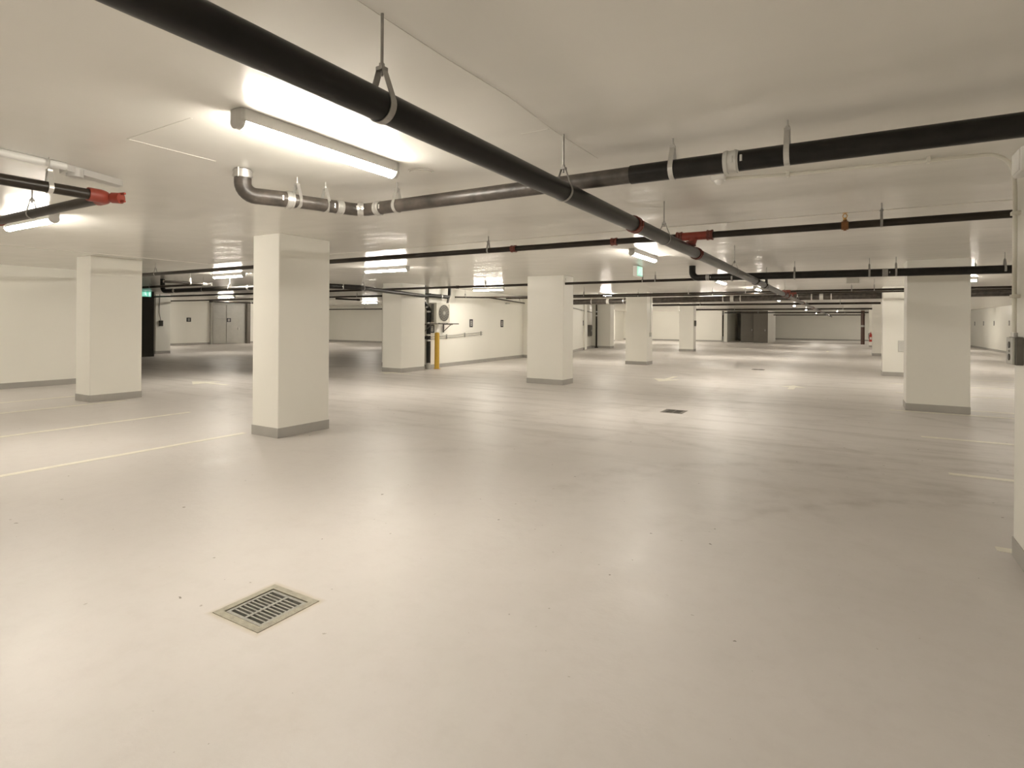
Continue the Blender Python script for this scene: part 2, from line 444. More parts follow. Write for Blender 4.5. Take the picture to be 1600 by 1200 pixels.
# block with the condenser: long face towards +X, stepped out at its far end
blk = [(-14.2, 14.85), (-12.1, 14.85), (-12.62, 22.1), (-11.0, 21.75), (-11.0, 22.1), (-12.5, 22.6), (-12.62, 27.2), (-17.95, 47.8), (-18.4, 47.8), (-14.2, 30.5)]
wall('wall_middle', blk, base=[((-14.2, 14.85), (-12.1, 14.85)), ((-12.1, 14.85), (-12.62, 22.1)), ((-12.62, 22.1), (-11.0, 21.75)), ((-12.62, 27.2), (-17.95, 47.8))])
wall('wall_back', [(-19.0, 53.0), (-9.9, 53.0), (-9.9, 53.3), (-19.0, 53.3)], base=[((-19.0, 53.0), (-9.9, 53.0))])
wall('wall_back_angled', [(-11.5, 62.9), (-8.85, 57.5), (-8.6, 57.5), (-8.6, 62.9)], base=[((-11.5, 62.9), (-8.85, 57.5))])
wall('wall_far', [(-9.5, 66.5), (X1, 66.5), (X1, 66.8), (-9.5, 66.8)], base=[((-9.5, 66.5), (X1, 66.5))])
wall('wall_far_left', [(-9.8, 53.3), (-9.5, 53.3), (-9.5, 66.5), (-9.8, 66.5)])
wall('wall_right', [(7.7, Y0), (7.7 + W_, Y0), (7.7 + W_, Y1), (7.7, Y1)], base=[((7.7, Y1), (7.7, Y0))])
wall('wall_near', [(X0, Y0 - .3), (X1, Y0 - .3), (X1, Y0), (X0, Y0)])
wall('wall_end', [(-19.5, 47.5), (-19.0, 47.5), (-19.0, 53.3), (-19.5, 53.3)])

# dark doors in the shaded end of the drive aisle
def door(name, x0, x1, y, mat, h=2.60):
    bm = B(x0, y, 0, x1, y + .12, h, bev=.01)
    d = structure(obj(name, bm, mat, origin=(x0, y, 0)))
    return d
d1 = door('door_1', -8.45, -7.32, 53.9, 'doorgrey', 2.74)
d2 = door('door_2', -7.26, -6.15, 53.0, 'doorgrey', 2.74)
for d, x0, x1, y in ((d1, -8.45, -7.32, 53.9), (d2, -7.26, -6.15, 53.0)):
    obj('door_panel', B(x0 + .10, y - .012, .06, x1 - .10, y, 2.55, bev=.004), 'doorgrey', d)
    obj('door_handle', B(x1 - .22, y - .06, 1.0, x1 - .18, y - .012, 1.16, bev=.005), 'steel', d)
wall('wall_jamb', [(-6.6, 53.13), (-6.13, 53.13), (-6.13, 58.6), (-6.6, 58.6)])

# grey door set in the far left wall
d3 = structure(obj('door_3', B(-36.0, 21.75, 0, -35.82, 24.3, 2.74, bev=.01), 'mgrey', origin=(-36, 21.75, 0)))
for y0, y1, z0, z1 in ((21.85, 22.75, .05, 1.62), (22.8, 23.72, .05, 1.62), (21.85, 22.75, 1.68, 2.62), (22.8, 23.72, 1.68, 2.62)):
    obj('door_panel', B(-35.82, y0, z0, -35.79, y1, z1, bev=.006), 'mgrey', d3)
obj('door_frame', B(-35.85, 24.18, 0, -35.60, 24.42, 2.74, bev=.006), 'doorgrey', d3)
obj('door_handle', B(-35.79, 23.6, .95, -35.73, 23.68, 1.10, bev=.01), 'steel', d3)

# ------------------------------------------------------------------ floor paint
def painted(name, pts):
    bm = bmesh.new(); prism(bm, pts, 0.0, 0.0025); obj(name, bm, 'line', floor)
def pline(x0, y0, x1, y1): painted('painted_line', [(x0, y0), (x1, y0), (x1, y1), (x0, y1)])
LW = .045
for x, y0, y1 in ((-7.20, -4.2, 4.86), (-9.60, -4.2, 5.47), (-12.0, -4.2, 5.58), (-13.5, -4.2, 5.40)):
    pline(x - LW, y0, x + LW, y1)
for y, x0, x1 in ((7.49, .89, 6.3), (9.78, .85, 6.3), (12.55, .62, 6.3), (13.28, 1.82, 6.3), (15.9, .9, 6.3), (18.3, .9, 6.3), (20.85, 1.8, 6.3), (5.14, .875, 6.3)):
    pline(x0, y - LW, x1, y + LW)
def arrow(x, y, ln, wd, ang):
    p = [(0, -.07), (ln * .55, -.07), (ln * .55, -wd / 2), (ln, 0), (ln * .55, wd / 2), (ln * .55, .07), (0, .07)]
    c, s = math.cos(ang), math.sin(ang)
    painted('painted_arrow', [(x + a * c - b * s, y + a * s + b * c) for a, b in p])
arrow(-12.9, 8.25, 1.5, .75, math.pi)
arrow(-4.45, 16.9, 1.7, .75, -math.pi / 2)
arrow(-1.25, 15.2, 1.0, .6, math.pi / 2)
arrow(-5.8, 40.2, 1.8, .8, -math.pi / 2)
arrow(-1.2, 37.6, 1.8, .8, math.pi / 2)
arrow(-11.3, 13.0, 1.2, .7, math.pi)

# ------------------------------------------------------------------ columns
def column(x0, y0, x1, y1, label, mat='column', bmat='band', z1=HIGH + .01):
    t = thing('concrete_column', label, 'column', ((x0 + x1) / 2, (y0 + y1) / 2, 0), 'painted concrete columns')
    zt = LOW if ((x0 + x1) / 2 > EX and (y0 + y1) / 2 < EY) else HIGH
    obj('shaft', B(x0, y0, 0, x1, y1, zt + .004, bev=.012), mat, t)
    e = .006
    obj('base_band', B(x0 - e, y0 - e, 0, x1 + e, y1 + e, BH, bev=.004), bmat, t)
    return t
column(-7.05, 4.87, -6.50, 5.72, 'big near white concrete column with grey base at the end of a parking line')
column(-12.81, 5.09, -12.25, 6.0, 'white concrete column at the left edge, between two parking lines and the left wall')
column(-7.22, 12.86, -6.19, 13.46, 'white concrete column standing in the middle of the aisle, right of the condenser wall')
column(-12.60, 13.20, -11.83, 14.32, 'white concrete column just left of the black riser and yellow bollard')
column(-7.43, 20.95, -6.60, 21.65, 'slim white concrete column with a small box on its right side, under the green exit sign')
column(-8.50, 33.0, -7.70, 33.6, 'distant white concrete column in front of the plain back wall')
column(.87, 12.69, 1.80, 13.3, 'wide white concrete column at right with a dark grey base, crossed by the black drain pipe')
column(.83, 20.95, 1.75, 21.6, 'white concrete column half hidden behind the wide right column, pale grey box on it')
column(.93, 34.5, 1.85, 35.1, 'narrow far white column between the extinguisher column and the nearer right column')
column(1.10, 48.0, 2.0, 48.6, 'farthest right white column with the red fire extinguisher')
column(.95, 4.25, 1.85, 5.05, 'white concrete pillar cut off by the right edge, grey switch box on it')
column(-28.3, 14.05, -27.5, 14.72, 'far left shaded column with a small dark switch box and cable')
column(-26.5, 12.45, -25.6, 13.02, 'dark olive painted pier beside the shaded far left column', 'dark', 'dark')
column(-14.3, 33.95, -13.05, 34.6, 'white pier on the angled wall with a thin dark riser at its left edge')

# ------------------------------------------------------------------ lamps
def lamp_proto():
    t = thing('tube_lamp', '', 'lamp', (0, 0, 0), 'tube lamps on the slab')
    Ln, hw = 1.26, .046
    # housing: channel on the slab (origin at slab level)
    bm = B(-.046, -Ln / 2 + .02, -.070, .046, Ln / 2 - .02, 0, bev=.003)
    obj('housing', bm, 'lampbody', t)
    # diffuser: U-shaped trough swept along the lamp
    bm = bmesh.new()
    prof = [(-.040, -.066)] + [(hw * math.cos(a), -.062 + .048 * math.sin(a)) for a in [math.pi * 1.10 + math.pi * .80 * k / 12 for k in range(13)]] + [(.040, -.066)]
    ya, yb = -Ln / 2 + .028, Ln / 2 - .028
    a = [bm.verts.new((x, ya, z)) for x, z in prof]; b = [bm.verts.new((x, yb, z)) for x, z in prof]
    for k in range(len(prof)):
        bm.faces.new((a[k], a[(k + 1) % len(prof)], b[(k + 1) % len(prof)], b[k]))
    bm.faces.new(a[::-1]); bm.faces.new(b)
    obj('diffuser', bm, 'diffuser', t, smooth=True)
    for s in (-1, 1):
        bm = bmesh.new()
        pr = [(-.046, -.004), (-.046, -.064)] + [(.050 * math.cos(q), -.064 + .050 * math.sin(q)) for q in [math.pi + math.pi * k / 10 for k in range(11)]] + [(.046, -.064), (.046, -.004)]
        y0, y1 = sorted((s * (Ln / 2 - .030), s * (Ln / 2)))
        a = [bm.verts.new((x, y0, z)) for x, z in pr]; b = [bm.verts.new((x, y1, z)) for x, z in pr]
        for k in range(len(pr)): bm.faces.new((a[k], a[(k + 1) % len(pr)], b[(k + 1) % len(pr)], b[k]))
        bm.faces.new(a[::-1]); bm.faces.new(b)
        obj('end_cap', bm, 'lampgrey', t, smooth=False)
    return t
PROTO = lamp_proto(); LAMP_USED = [False]
def lamp(x, y, ax, label):
    if not LAMP_USED[0]:
        r = PROTO; LAMP_USED[0] = True
    else:
        r = PROTO.copy(); COL.objects.link(r)
        for ch in list(PROTO.children):
            c = ch.copy(); COL.objects.link(c); c.parent = r
    r.location = (x, y, ceil_z(x, y)); r.rotation_euler = (0, 0, math.pi / 2 if ax == 'x' else 0)
    r['label'] = label
    return r
lamp(-2.90, 2.52, 'y', 'nearest lit tube lamp, above the dark elbow pipe left of the black main pipe')
lamp(-3.03, 9.42, 'y', 'lit tube lamp by the green exit sign, just left of the main pipe')
lamp(-3.02, 15.95, 'y', 'third lit tube lamp along the main pipe, under the black drain pipe elbow')
lamp(-2.60, 19.75, 'y', 'fourth lit tube lamp along the main pipe, close to its coupling')
for y, n in ((28.5, 'fifth'), (37.0, 'sixth'), (47.0, 'seventh'), (61.0, 'last and farthest')):
    lamp(-2.9, y, 'y', n + ' lit tube lamp of the row running down the aisle')
lamp(-8.10, 2.76, 'x', 'lit tube lamp at far left, just below the brown sprinkler pipe with red fitting')
lamp(-8.78, 9.30, 'x', 'lit tube lamp between the big near column and the condenser, above the bent drain pipe')
lamp(-13.65, 8.74, 'x', 'lit tube lamp seen at the left edge of the big near column')
lamp(-10.75, 16.40, 'x', 'lit tube lamp above the two stall signs on the condenser wall')
lamp(-24.65, 24.75, 'x', 'distant lit tube lamp partly hidden by the column beside the black riser')
lamp(-8.45, 21.40, 'y', 'small distant lit tube lamp between the middle column and the slim column')
lamp(-25.8, 16.42, 'x', 'distant lit tube lamp in the far left bay, above the grey door')
lamp(2.02, 17.78, 'x', 'lit tube lamp half hidden behind the wide right column')
# rows continued out of view; those labelled added are unseen helpers for dim areas
lamp(-2.6, -1.5, 'y', 'tube lamp of the aisle row behind the viewpoint')
lamp(-8.6, -3.5, 'x', 'tube lamp over the near left bays behind the viewpoint')
lamp(-14.0, 2.2, 'x', 'tube lamp over the bays beside the left wall')
lamp(4.6, 0.3, 'x', 'tube lamp over the bays right of the foreground pillar')
lamp(4.8, 9.3, 'x', 'added unseen fill lamp over the right bays in front of the wide right column')  # fill added to lift the front of the wide right column
lamp(5.4, 25.0, 'x', 'added unseen fill lamp over the right bays behind the second right column')  # right bay lamps from here added to light the far right wall
lamp(4.3, 36.0, 'x', 'added unseen fill lamp over the right bays near the wall with four stall plates')
lamp(5.4, 46.0, 'x', 'added unseen fill lamp over the right bays behind the extinguisher column')
lamp(-10.05, 30.0, 'y', 'added unseen fill lamp in front of the angled wall behind the slim column')  # added for the angled wall, tucked out of sight
lamp(-5.6, 27.7, 'x', 'added unseen fill lamp above the aisle hidden by the storm pipe')  # from here, lamps added out of sight to brighten the far aisle
lamp(-9.2, 38.6, 'y', 'added unseen fill lamp hidden behind the distant middle column')
lamp(2.6, 28.0, 'x', 'added unseen fill lamp over the bays behind the half hidden right column')
lamp(2.6, 41.0, 'x', 'added unseen fill lamp over the bays behind the narrow far right column')
lamp(-1.0, 52.0, 'y', 'tube lamp close to the end of the aisle')
lamp(-15.1, 45.3, 'x', 'added unseen fill lamp in front of the plain back wall, behind the slim column')  # back wall lamps from here added behind columns to brighten it
lamp(-11.3, 46.2, 'x', 'added unseen fill lamp in front of the plain back wall, behind the distant middle column')
lamp(-16.2, 48.6, 'x', 'added unseen fill lamp close to the plain back wall, behind the slim column')
lamp(-11.9, 48.9, 'x', 'added unseen fill lamp close to the plain back wall, behind the distant middle column')
lamp(-12.6, 57.4, 'y', 'added unseen fill lamp behind the plain back wall')  # added out of sight to light the angled back wall
lamp(2.0, 62.4, 'y', 'added unseen fill lamp at the far end of the aisle behind the extinguisher column')  # added to brighten the right part of the far wall
lamp(-33.6, 17.3, 'y', 'added unseen fill lamp at the far left wall behind the shaded column')  # this and the next added unseen to brighten the far left wall
lamp(-33.0, 24.6, 'y', 'added unseen fill lamp at the far left wall beyond the grey door')
lamp(-31.6, 26.3, 'y', 'added unseen fill lamp over the far left corner bays')  # added out of sight to lift the back left wall

# ------------------------------------------------------------------ main sprinkler pipe along the aisle
mp = thing('sprinkler_main_pipe', 'long black main pipe running diagonally overhead down the aisle', 'pipe', (-1.53, 3, 2.37))
def mz(y): return 2.366 - 0.0006 * y
def mx(y): return -1.53 - 0.0005 * y
RM = .059
obj('pipe', T([(mx(-5), -5, mz(-5)), (mx(16.4), 16.4, mz(16.4))], RM, 24), 'black_pipe', mp, smooth=True)
obj('pipe', T([(mx(16.4), 16.4, mz(16.4)), (mx(60), 60, mz(60))], .055, 18), 'iron', mp, smooth=True)
for y, mt in ((4.51, 'red_dark'), (6.68, 'red_dark'), (11.36, 'thin_pipe'), (12.56, 'thin_pipe'), (16.43, 'red_dark'), (17.48, 'red_dark'), (23.40, 'red_dark'), (29.61, 'red_dark'), (36.29, 'red_dark')):
    band(mp, (mx(y), y, mz(y)), 'y', RM if y < 16.4 else .055, .07, mt)
for y, mt in ((1.59, 'zinc_dark'), (3.17, 'zinc_dark'), (5.37, 'zinc_dark'), (9.17, 'zinc_dark'), (12.99, 'zinc_dark'), (16.81, 'zinc_dark'), (21.01, 'zinc_dark'), (25.79, 'zinc_dark'), (31.51, 'zinc_dark')):
    hanger(mp, 'y', mx(y), y, mz(y), RM, mt, .03 if y < 2 else .022)

# ------------------------------------------------------------------ sprinkler branches across the aisle
def sprinkler(parent, x, y, z, up=True):
    s = 1 if up else -1
    bm = bmesh.new()
    sweep(bm, [(x, y, z), (x, y, z + s * .055)], .020, 12)
    sweep(bm, [(x - .030, y, z), (x + .030, y, z)], .043, 14)
    sweep(bm, [(x, y, z - .050), (x, y, z - .035)], .014, 8)
    h = obj('sprinkler_outlet', bm, 'copper', parent, origin=(x, y, z), smooth=True)
    bm = bmesh.new()
    sweep(bm, [(x, y, z + s * .055), (x, y, z + s * .075)], .016, 8)
    for q in (-1, 1): sweep(bm, fillet([(x + q * .012, y, z + s * .072), (x + q * .020, y, z + s * .095), (x + q * .003, y, z + s * .118)], .012, 3), .004, 6)
    sweep(bm, [(x, y, z + s * .118), (x, y, z + s * .122)], .024, 12)
    obj('sprinkler_head', bm, 'brass', h, smooth=True)

def branch(label, y, z, xa, xb, r, hangers=(), couplings=(), heads=(), loc=None, mat='thin_pipe', group='sprinkler branch pipes', slope=0.0):
    t = thing('sprinkler_branch_pipe', label, 'pipe', (loc if loc is not None else (xa + xb) / 2, y, z), group)
    obj('pipe', T([(xa, y, z), (xb, y, z)], r, 14), mat, t, smooth=True)
    for x in hangers: hanger(t, 'x', x, y, z, r, 'zinc_dark', .022)
    for x, mt in couplings: band(t, (x, y, z), 'x', r, .06, mt)
    for x in heads: sprinkler(t, x, y, z)
    return t
Z1 = 2.525
p1 = branch('nearest thin dark sprinkler pipe crossing the ceiling, brass head at right', 6.43, Z1, -16.0, 7.6, .036,
            (.24, -4.22, -8.6, -12.6, 3.2), ((-2.43, 'red_dark'), (-3.82, 'red_dark'), (-9.05, 'red_dark')), (-.06,))
# red tee joining this branch to the main pipe
tee = bmesh.new()
sweep(tee, [(-1.66, 6.43, Z1), (-1.32, 6.43, Z1)], .046, 14)
sweep(tee, [(-1.50, 6.43, Z1), (-1.53, 6.43, Z1 - .10)], .044, 14)
obj('tee_fitting', tee, 'red', p1, smooth=True)
for x in (-1.66, -1.33): band(p1, (x, 6.43, Z1), 'x', .046, .05, 'red_dark')
band(p1, (-1.535, 6.43, Z1 - .085), 'z', .044, .04, 'red_dark')
p2 = branch('second thin sprinkler pipe, crossing the top of the middle column', 12.98, 2.55, -31.0, 7.6, .032,
            (-8.6, -4.2, -6.2, -3.9, -13.2, -17.8, 1.9), ((-9.55, 'thin_pipe'), (-2.2, 'red_dark')))
p4 = branch('third thin sprinkler pipe crossing the aisle, in front of the slim column', 17.35, 2.475, -11.7, 7.6, .028,
            (-7.6, -4.2, -2.6, .0, .5), ((-1.75, 'copper'),))
p5 = branch('thin sprinkler pipe close above the large grey storm pipe', 19.3, 2.52, -11.8, 7.6, .026, (-6.4, -3.9), ())
for t_, y, z in ((p2, 12.98, 2.55), (p4, 17.35, 2.475), (p5, 19.3, 2.52)):
    b_ = bmesh.new(); sweep(b_, [(-1.54, y, z - .0), (-1.54, y, 2.40)], .03, 10); sweep(b_, [(-1.64, y, z), (-1.44, y, z)], .040, 12)
    obj('tee_fitting', b_, 'red_dark' if y > 15 else 'thin_pipe', t_, smooth=True)
p6 = branch('thin sprinkler pipe in the far left bays ending behind the column beside the riser', 15.4, 2.50, -30.0, -14.3, .03, (-24.5, -21, -16), ())
branch('faint thin pipe along the top of the distant back left wall', 30.6, 2.49, -35.8, -15.0, .035, (-31, -24), ())
for y, lb in ((27.0, 'thin pipe crossing the far dim ceiling of the aisle, nearest of four'), (36.0, 'thin pipe crossing the far dim ceiling of the aisle, second of four'),
              (46.0, 'thin pipe crossing the far dim ceiling of the aisle, third of four'), (57.0, 'thin pipe crossing the far dim ceiling of the aisle, last of four')):
    branch(lb, y, 2.45, -8.4, 1.0, .045, (-6, -.4), (), group='far aisle pipes')

# ------------------------------------------------------------------ sprinkler lines of the left bays
def elbow_line(label, xe, ye, z, ylen, xlen, r, capmat, hang_y=(), hang_x=(), cmat='thin_pipe', coup=()):
    t = thing('sprinkler_elbow_pipe', label, 'pipe', (xe, ye, z), 'elbowed sprinkler pipes')
    obj('pipe', T([(xe, ye + ylen, z), (xe, ye - .05 if ylen < 0 else ye + .05, z)], r, 16), cmat, t, smooth=True)
    if xlen: obj('pipe', T([(xe + (.05 if xlen > 0 else -.05), ye, z), (xe + xlen, ye, z)], r, 16), cmat, t, smooth=True)
    bm = bmesh.new()
    if xlen:
        s = 1 if ylen > 0 else -1; q = 1 if xlen > 0 else -1
        sweep(bm, fillet([(xe, ye + s * .13, z), (xe, ye, z), (xe + q * .13, ye, z)], .07, 6), r + .012, 14)
    else:
        sweep(bm, [(xe, ye - .05, z), (xe, ye + .08, z)], r + .01, 12)
    e = obj('elbow', bm, capmat, t, origin=(xe, ye, z), smooth=True)
    bm = bmesh.new()
    sweep(bm, [(xe + .02, ye + .03, z), (xe + .085, ye + .06, z - .005)], r + .002, 12)
    for dz in (-.03, .03): sweep(bm, [(xe + .05, ye + .05, z + dz), (xe + .12, ye + .07, z + dz)], .010, 6)
    if xlen: obj('plug', bm, capmat, e, smooth=True)
    else: bm.free()
    for y in hang_y: hanger(t, 'y', xe, y, z, r, 'steel', .03)
    for x in hang_x: hanger(t, 'x', x, ye, z, r, 'zinc_dark', .022)
    for x, mt in coup: band(t, (x, ye, z), 'x', r, .09, mt)
    return t
elbow_line('brown and black sprinkler pipe meeting at a bright red elbow, upper left', -4.96, 2.17, 2.50, -6.0, -11.0, .040, 'red', (1.80, -.6), (-9.0, -6.33, -13), coup=((-7.10, 'red'), (-12.0, 'red')))
elbow_line('thin sprinkler pipe with a pale elbow, seen between the two left columns', -14.42, 8.64, 2.50, -1.1, -4.5, .034, 'steel', (8.2,), (-17.2,))
elbow_line('short thin pipe with a dark end cap above the far left stall signs', -25.5, 15.45, 2.44, 5.0, 0, .034, 'thin_pipe', (17.5,), ())
elbow_line('short thin stub pipe behind the right edge of the big near column', -17.2, 16.6, 2.44, -1.15, 0, .030, 'thin_pipe', (), ())

# ------------------------------------------------------------------ cast iron drain with the elbow (foreground)
K = 1.033
dz = 1.55 + (2.49 - 1.55) * K
dt = thing('drain_pipe', 'thick dark cast iron drain pipe bending out of the slab below the nearest lamp', 'pipe', (-3.822, 2.758, dz))
RD = .054
obj('pipe_bend', T([(-4.03, 2.69, LOW - .002), (-4.03, 2.69, dz), (-3.87, 2.98, dz)], RD + .008, 20, fil=.19), 'iron', dt, smooth=True)
obj('pipe', T([(-3.90, 2.93, dz), (-3.739, 3.409, dz)], RD, 20), 'iron', dt, smooth=True)
obj('pipe_bend', T([(-3.750, 3.378, dz), (-3.677, 3.579, dz), (-3.430, 3.579, dz)], RD, 20, fil=.16), 'iron', dt, smooth=True)
obj('pipe', T([(-3.450, 3.579, dz), (-1.240, 3.579, dz)], RD, 20), 'iron', dt, smooth=True)
obj('pipe', T([(-1.240, 3.579, dz), (7.851, 3.579, dz - .03)], RD + .006, 20), 'iron_dark', dt, smooth=True)
hub(dt, (-4.03, 2.69, LOW - .036), 'z', RD + .010, .06)
hub(dt, (-3.872, 2.99, dz), (.32, 1, 0), RD + .008, .06)
hub(dt, (-3.745, 3.393, dz), (.35, 1, 0), RD, .06)
hub(dt, (-3.646, 3.543, dz), (1, .9, 0), RD, .05)
hub(dt, (-3.471, 3.579, dz), 'x', RD, .06)
hub(dt, (-0.620, 3.579, dz), 'x', RD + .006, .085, 'boxgrey')
for x, y, ax in ((-3.858, 3.053, 'y'), (-3.786, 3.280, 'y'), (-3.264, 3.579, 'x'), (-0.971, 3.579, 'x'), (-0.320, 3.579, 'x'), (1.963, 3.579, 'x'), (4.029, 3.579, 'x')):
    hanger(dt, ax, x, y, dz, RD + (.006 if x > -1.2 else 0), 'steel', .03)

# ------------------------------------------------------------------ black drain behind, at the right
bz = 1.55 + .905 * 1.033
bd = thing('drain_pipe', 'black drain pipe crossing before the wide right column, elbowed up at its left end', 'pipe', (0, 12.0, bz))
obj('pipe_bend', T([(-2.83, 12.0, HIGH), (-2.83, 12.0, bz + .02), (-2.42, 12.0, bz + .02)], .066, 16, fil=.13), 'iron_dark', bd, smooth=True)
obj('pipe', T([(-2.44, 12.0, bz + .02), (7.6, 12.0, bz - .045)], .070, 18), 'iron_dark', bd, smooth=True)
hub(bd, (-2.52, 12.0, bz + .02), 'x', .066, .07, 'zinc_dark')
hub(bd, (.505, 12.0, bz), 'x', .070, .085, 'zinc_dark')
for x in (.27, .666, 2.13, -2.05, -.93): hanger(bd, 'x', x, 12.0, bz, .070, 'zinc_dark', .03)

# ------------------------------------------------------------------ big storm pipe far down the aisle
sp = thing('storm_pipe', 'large grey and black storm pipe crossing low under the ceiling behind the slim column', 'pipe', (-3, 22.4, 2.5))
obj('pipe', T([(-12.4, 22.9, 2.47), (7.6, 22.1, 2.59)], .112, 20), 'iron', sp, smooth=True)
for x in (-9.6, -8.15, -4.17, -3.55, -1.2, -.6):
    yy = 22.42 - .04 * (x + .4); zz = 2.47 + .006 * (x + 12.4)
    hanger(sp, 'x', x, yy, zz, .112, 'steel', .04)
for x in (-8.85, -3.85, -.9): hub(sp, (x, 22.42 - .04 * (x + .4), 2.47 + .006 * (x + 12.4)), 'x', .112, .12, 'boxgrey')

# ------------------------------------------------------------------ drain line from the left bays to the riser
lz = 2.40
ld = thing('drain_pipe', 'black drain pipe from the left bays bending towards the riser by the condenser', 'pipe', (-12, 9, lz))
obj('pipe_bend', T([(-17.25, 9.0, HIGH), (-17.25, 9.0, lz), (-16.7, 9.0, lz)], .062, 14, fil=.14), 'iron_dark', ld, smooth=True)
obj('pipe', T([(-16.75, 9.0, lz), (-11.6, 9.0, lz)], .060, 16), 'iron_dark', ld, smooth=True)
obj('pipe_bend', T([(-11.65, 9.0, lz), (-10.75, 9.25, lz), (-10.5, 10.2, lz)], .062, 14, fil=.7), 'iron_dark', ld, smooth=True)
obj('pipe', T([(-10.52, 10.15, lz), (-11.95, 14.55, lz)], .058, 16), 'iron_dark', ld, smooth=True)
for x, d in ((-16.6, (1, 0, 0)), (-13.2, (1, 0, 0)), (-11.65, (1, 0, 0))): hub(ld, (x, 9.0, lz), d, .060, .07)
for p in ((-11.2, 9.1, lz), (-10.85, 9.38, lz), (-10.62, 9.75, lz)): hub(ld, p, (1, 1, 0), .060, .05)
for x, y, ax in ((-15.2, 9.0, 'x'), (-14.0, 9.0, 'x'), (-12.2, 9.0, 'x'), (-11.75, 9.0, 'x')): hanger(ld, ax, x, y, lz, .060, 'zinc_dark', .02)
hanger(ld, 'y', -10.60, 10.4, lz, .062, 'zinc_dark', .02)

rs = thing('riser_pipe', 'black vertical riser pipe with silver clamps beside the yellow bollard', 'pipe', (-12.0, 14.75, 0))
RS = .072
obj('pipe', T([(-12.0, 14.72, .2), (-12.0, 14.72, 1.88)], RS, 16), 'black_pipe', rs, smooth=True)
obj('pipe_base', T([(-12.0, 14.72, 0), (-12.0, 14.72, .21)], RS + .004, 16), 'mgrey', rs, smooth=True)
obj('pipe_bend', T([(-12.0, 14.72, 1.86), (-12.0, 14.72, 1.98), (-12.04, 14.50, 2.22), (-12.04, 14.50, 2.34)], RS, 16, fil=.1), 'black_pipe', rs, smooth=True)
obj('pipe', T([(-12.04, 14.50, 2.30), (-12.04, 14.50, HIGH)], RS, 16), 'black_pipe', rs, smooth=True)
obj('pipe', T([(-12.0, 14.52, 2.44), (-11.93, 15.62, 2.42)], .065, 14), 'iron_dark', rs, smooth=True)
obj('pipe_bend', T([(-11.93, 15.55, 2.42), (-11.93, 15.74, 2.44), (-11.93, 15.76, HIGH)], .055, 14, fil=.08), 'iron_dark', rs, smooth=True)
obj('pipe_stub', T([(-11.93, 15.72, 2.44), (-11.93, 15.62, 2.14)], .042, 12), 'dgrey', rs, smooth=True)
for z, mt in ((.95, 'steel'), (1.13, 'steel'), (1.52, 'steel'), (1.90, 'steel')): hub(rs, (-12.0, 14.72, z), 'z', RS, .05, mt)
for p, d in (((-12.02, 14.63, 2.07), (-.1, -.66, 1)), ((-12.04, 14.51, 2.25), (0, 0, 1)), ((-12.0, 14.8, 2.44), (0, 1, 0)), ((-11.95, 15.3, 2.43), (0, 1, 0))): hub(rs, p, d, RS - .004, .05)
obj('clean_out', T([(-12.0, 14.72, 1.04), (-12.1, 14.5, 1.04)], .05, 12), 'iron_dark', rs, smooth=True)

bo = thing('bollard', 'yellow steel bollard standing beside the black riser', 'bollard', (-11.88, 15.02, 0))
bm = bmesh.new(); sweep(bm, [(-11.88, 15.02, .012), (-11.88, 15.02, 1.17)], .082, 18)
obj('post', bm, 'yellow', bo, smooth=True)
bm = bmesh.new()
sweep(bm, [(-11.88, 15.02, 1.17), (-11.88, 15.02, 1.195)], .082, 18); sweep(bm, [(-11.88, 15.02, 1.195), (-11.88, 15.02, 1.212)], .055, 18)
obj('cap', bm, 'yellow', bo, smooth=True)
obj('base_plate', T([(-11.88, 15.02, 0), (-11.88, 15.02, .012)], .12, 18), 'yellow', bo)

